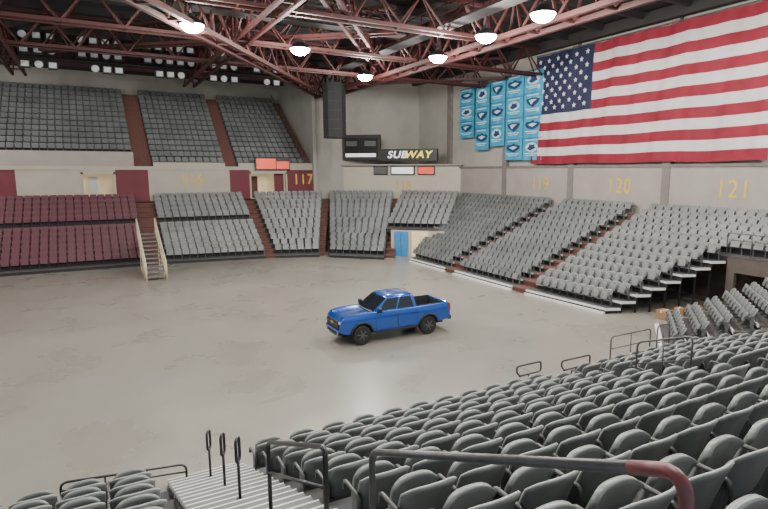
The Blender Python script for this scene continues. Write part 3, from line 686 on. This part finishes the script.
# ---------------------------------------------------------------- roof trusses
def truss(label,A,B,z0=13.9,z1=16.2,n=12,w=.8,cs=.17,ds=.085):
    A=Vector((A[0],A[1],0)); B=Vector((B[0],B[1],0)); d=(B-A).normalized(); r=Vector((-d.y,d.x,0))
    t=thing('roof_truss',label,'roof truss',(A.x,A.y,z0))
    for s in(-1,1): MB().bar(A+r*s*w/2+Vector((0,0,z0)),B+r*s*w/2+Vector((0,0,z0)),cs).build('bottom_chord',M['truss'],t)
    MB().bar(A+Vector((0,0,z1)),B+Vector((0,0,z1)),cs).build('top_chord',M['truss'],t)
    for k in range(n):
        p0=A.lerp(B,k/n); p1=A.lerp(B,(k+.5)/n); p2=A.lerp(B,(k+1)/n)
        m=MB()
        for s in(-1,1):
            m.bar(p0+r*s*w/2+Vector((0,0,z0)),p1+Vector((0,0,z1)),ds); m.bar(p1+Vector((0,0,z1)),p2+r*s*w/2+Vector((0,0,z0)),ds)
        m.bar(p0-r*w/2+Vector((0,0,z0)),p0+r*w/2+Vector((0,0,z0)),ds)
        m.build('web_brace',M['truss'],t)
truss('long maroon roof truss running back above the right stand seats',(20,8),(20,53),14.0,16.2,18,1.2,.24,.12)
truss('long maroon roof truss running back above the truck',(8,8),(8,53),14.2,16.2,16,.8)
truss('long maroon roof truss at the left over the portable stairs',(-4,20),(-4,53),14.2,16.2,12,.8)
truss('slanting maroon roof truss crossing towards the hanging loudspeakers',(1,24),(18.3,49),13.7,16.0,12,.9,.22,.10)
truss('cross maroon roof truss nearest the viewer',(-10,27),(20,27),14.4,16.2,11,.7)
truss('cross maroon roof truss second from the viewer',(-12,34),(30.5,34),14.3,16.2,15,.7)
truss('cross maroon roof truss third from the viewer',(-14,41),(30.5,41),14.3,16.2,16,.7)
truss('farthest cross maroon roof truss over the upper deck front',(-16,50.5),(19,50.5),14.9,16.3,16,.7)
truss('short maroon roof truss reaching to the banner wall',(20,48),(30.5,38),14.6,16.2,5,.7)
truss('second slanting maroon roof truss crossing the other way behind the lamps',(16,30),(-2,46),14.9,16.3,10,.7)
truss('third slanting maroon roof truss over the middle of the floor',(8,22),(20,40),14.6,16.3,8,.7)
def catwalk(label,A,B,z,w=1.0):
    A=Vector((A[0],A[1],z)); B=Vector((B[0],B[1],z)); d=(B-A).normalized(); r=Vector((-d.y,d.x,0))
    t=thing('roof_catwalk',label,'catwalk',A)
    MB().bar(A,B,w,.08).build('deck',M['purlin'],t)
    for s in(-1,1):
        for h in(.5,1.0): MB().bar(A+r*s*w/2+Vector((0,0,h)),B+r*s*w/2+Vector((0,0,h)),.05).build('rail',M['truss'],t)
    n=int((B-A).length/2.5); m=MB()
    for k in range(n+1):
        P=A.lerp(B,k/n)
        for s in(-1,1): m.bar(P+r*s*w/2,P+r*s*w/2+Vector((0,0,1.0)),.05)
        m.bar(P-r*w/2+Vector((0,0,1)),Vector(((P-r*w/2).x,(P-r*w/2).y,ZR-.4)),.03)
    m.build('hanger_posts',M['truss'],t)
catwalk('dark catwalk hanging behind the rows of stage lamps',(-12,49.3),(17,49.3),14.9)
catwalk('dark catwalk running back beside the right roof truss',(17.6,20),(17.6,44),14.8)
catwalk('dark catwalk crossing above the truck',(-8,31),(17,31),15.0)
# ---------------------------------------------------------------- high bay lamps
LZ=13.7
vis=[(192,25,'upper left beside the slanting truss'),(300,49,'above the far end of the truck area'),(438,57,'nearest the blue banners'),(486,36,'above the middle of the right stand'),(543,14,'nearest the top edge above the flag'),(365,76,'farthest, just right of the hanging loudspeakers')]
vis=[at(a,b,z=LZ)[:2]+(l,) for a,b,l in vis]
extra=[(12.5,18),(12.5,10),(20.5,13),(4,20),(4,12),(-12,30),(-14,40),(12,3),(4,4),(20,5),(-6,14),(-14,50),(26,12)]
q_=0
for i,L in enumerate(vis+extra):
    x,y=L[0],L[1]; z=LZ; p=proj(x,y,z-.3)
    if len(L)<3 and p[2]>0 and -12<p[1]<509 and -12<p[0]<780: continue
    if len(L)<3: q_+=1
    o=thing('high_bay_lamp','bright round high bay ceiling lamp, '+(L[2] if len(L)>2 else 'number %s outside the picture'%ORD[q_-1]),'ceiling lamp',(x,y,z),0,'high bay ceiling lamps')
    MB().lathe([(.58,0),(.55,.08),(.34,.26),(.16,.36),(.14,.5)],(x,y,z),n=18).build('reflector',M['black'],o)
    MB().lathe([(.01,-.34),(.28,-.30),(.46,-.17),(.54,-.01),(.01,.0)],(x,y,z),n=18).build('diffuser',M['lamp'],o,smooth=True)
    MB().tube([(x,y,z+.5),(x,y,ZR-.3)],.02,6).build('suspension_rod',M['purlin'],o)
    ld=bpy.data.lights.new('bay','POINT'); ld.energy=2100 if len(L)>2 else 1800; ld.color=(1,.95,.87); ld.shadow_soft_size=.3
    lo=bpy.data.objects.new('bay_light',ld); COL.objects.link(lo); lo.location=(x,y,z-.75)
# ---------------------------------------------------------------- stage lights
for r,z in enumerate((16.1,15.15,14.2)):
    tag(MB().tube([(-8,47.5,z+.5),(15.5,47.5,z+.5)],.05,6).build('lighting_pipe',M['black']),'black lighting pipe, %s of three over the upper deck front'%['top','middle','lowest'][r],'pipe')
    xs=[-7,-6.2,-5.4,-3.2,-2.4,-1.6,.2,.95,1.7,2.45,4.4,5.15,5.9,6.65,7.4,9.0,9.8,10.6,12.4,13.2,14.0]
    for j,x in enumerate(xs):
        if (r==2 and j%4==2) or (r==0 and x>12): continue
        Y=47.5
        l=thing('stage_light','grey stage lamp on the %s lighting pipe, %s along it'%(['top','middle','lowest'][r],ORD[j]),'stage light',(x,Y,z),0,'stage lamps on the lighting pipes')
        if (j+r)%3:
            MB().b(x-.30,x+.30,Y-.2,Y+.2,z-.26,z+.26).build('housing',M['black'],l,bevel=.02); MB().b(x-.22,x+.22,Y-.225,Y-.2,z-.18,z+.18).build('lens',M['lens'],l)
        else:
            MB().lathe([(.10,.26),(.18,.14),(.27,-.2),(.27,-.22)],(x,Y,z),'Y',12).build('can',M['metal'],l)
            MB().lathe([(.01,-.24),(.24,-.24),(.24,-.22),(.01,-.22)],(x,Y,z),'Y',12).build('lens',M['lens'],l)
        MB().tube([(x-.33,Y,z),(x-.33,Y,z+.46),(x+.33,Y,z+.46),(x+.33,Y,z)],.02,4).build('yoke',M['black'],l)
# ---------------------------------------------------------------- ambient
w=bpy.data.worlds.new('world'); bpy.context.scene.world=w; w.use_nodes=True
bg=w.node_tree.nodes['Background']; bg.inputs[0].default_value=(.88,.93,1,1); bg.inputs[1].default_value=.85
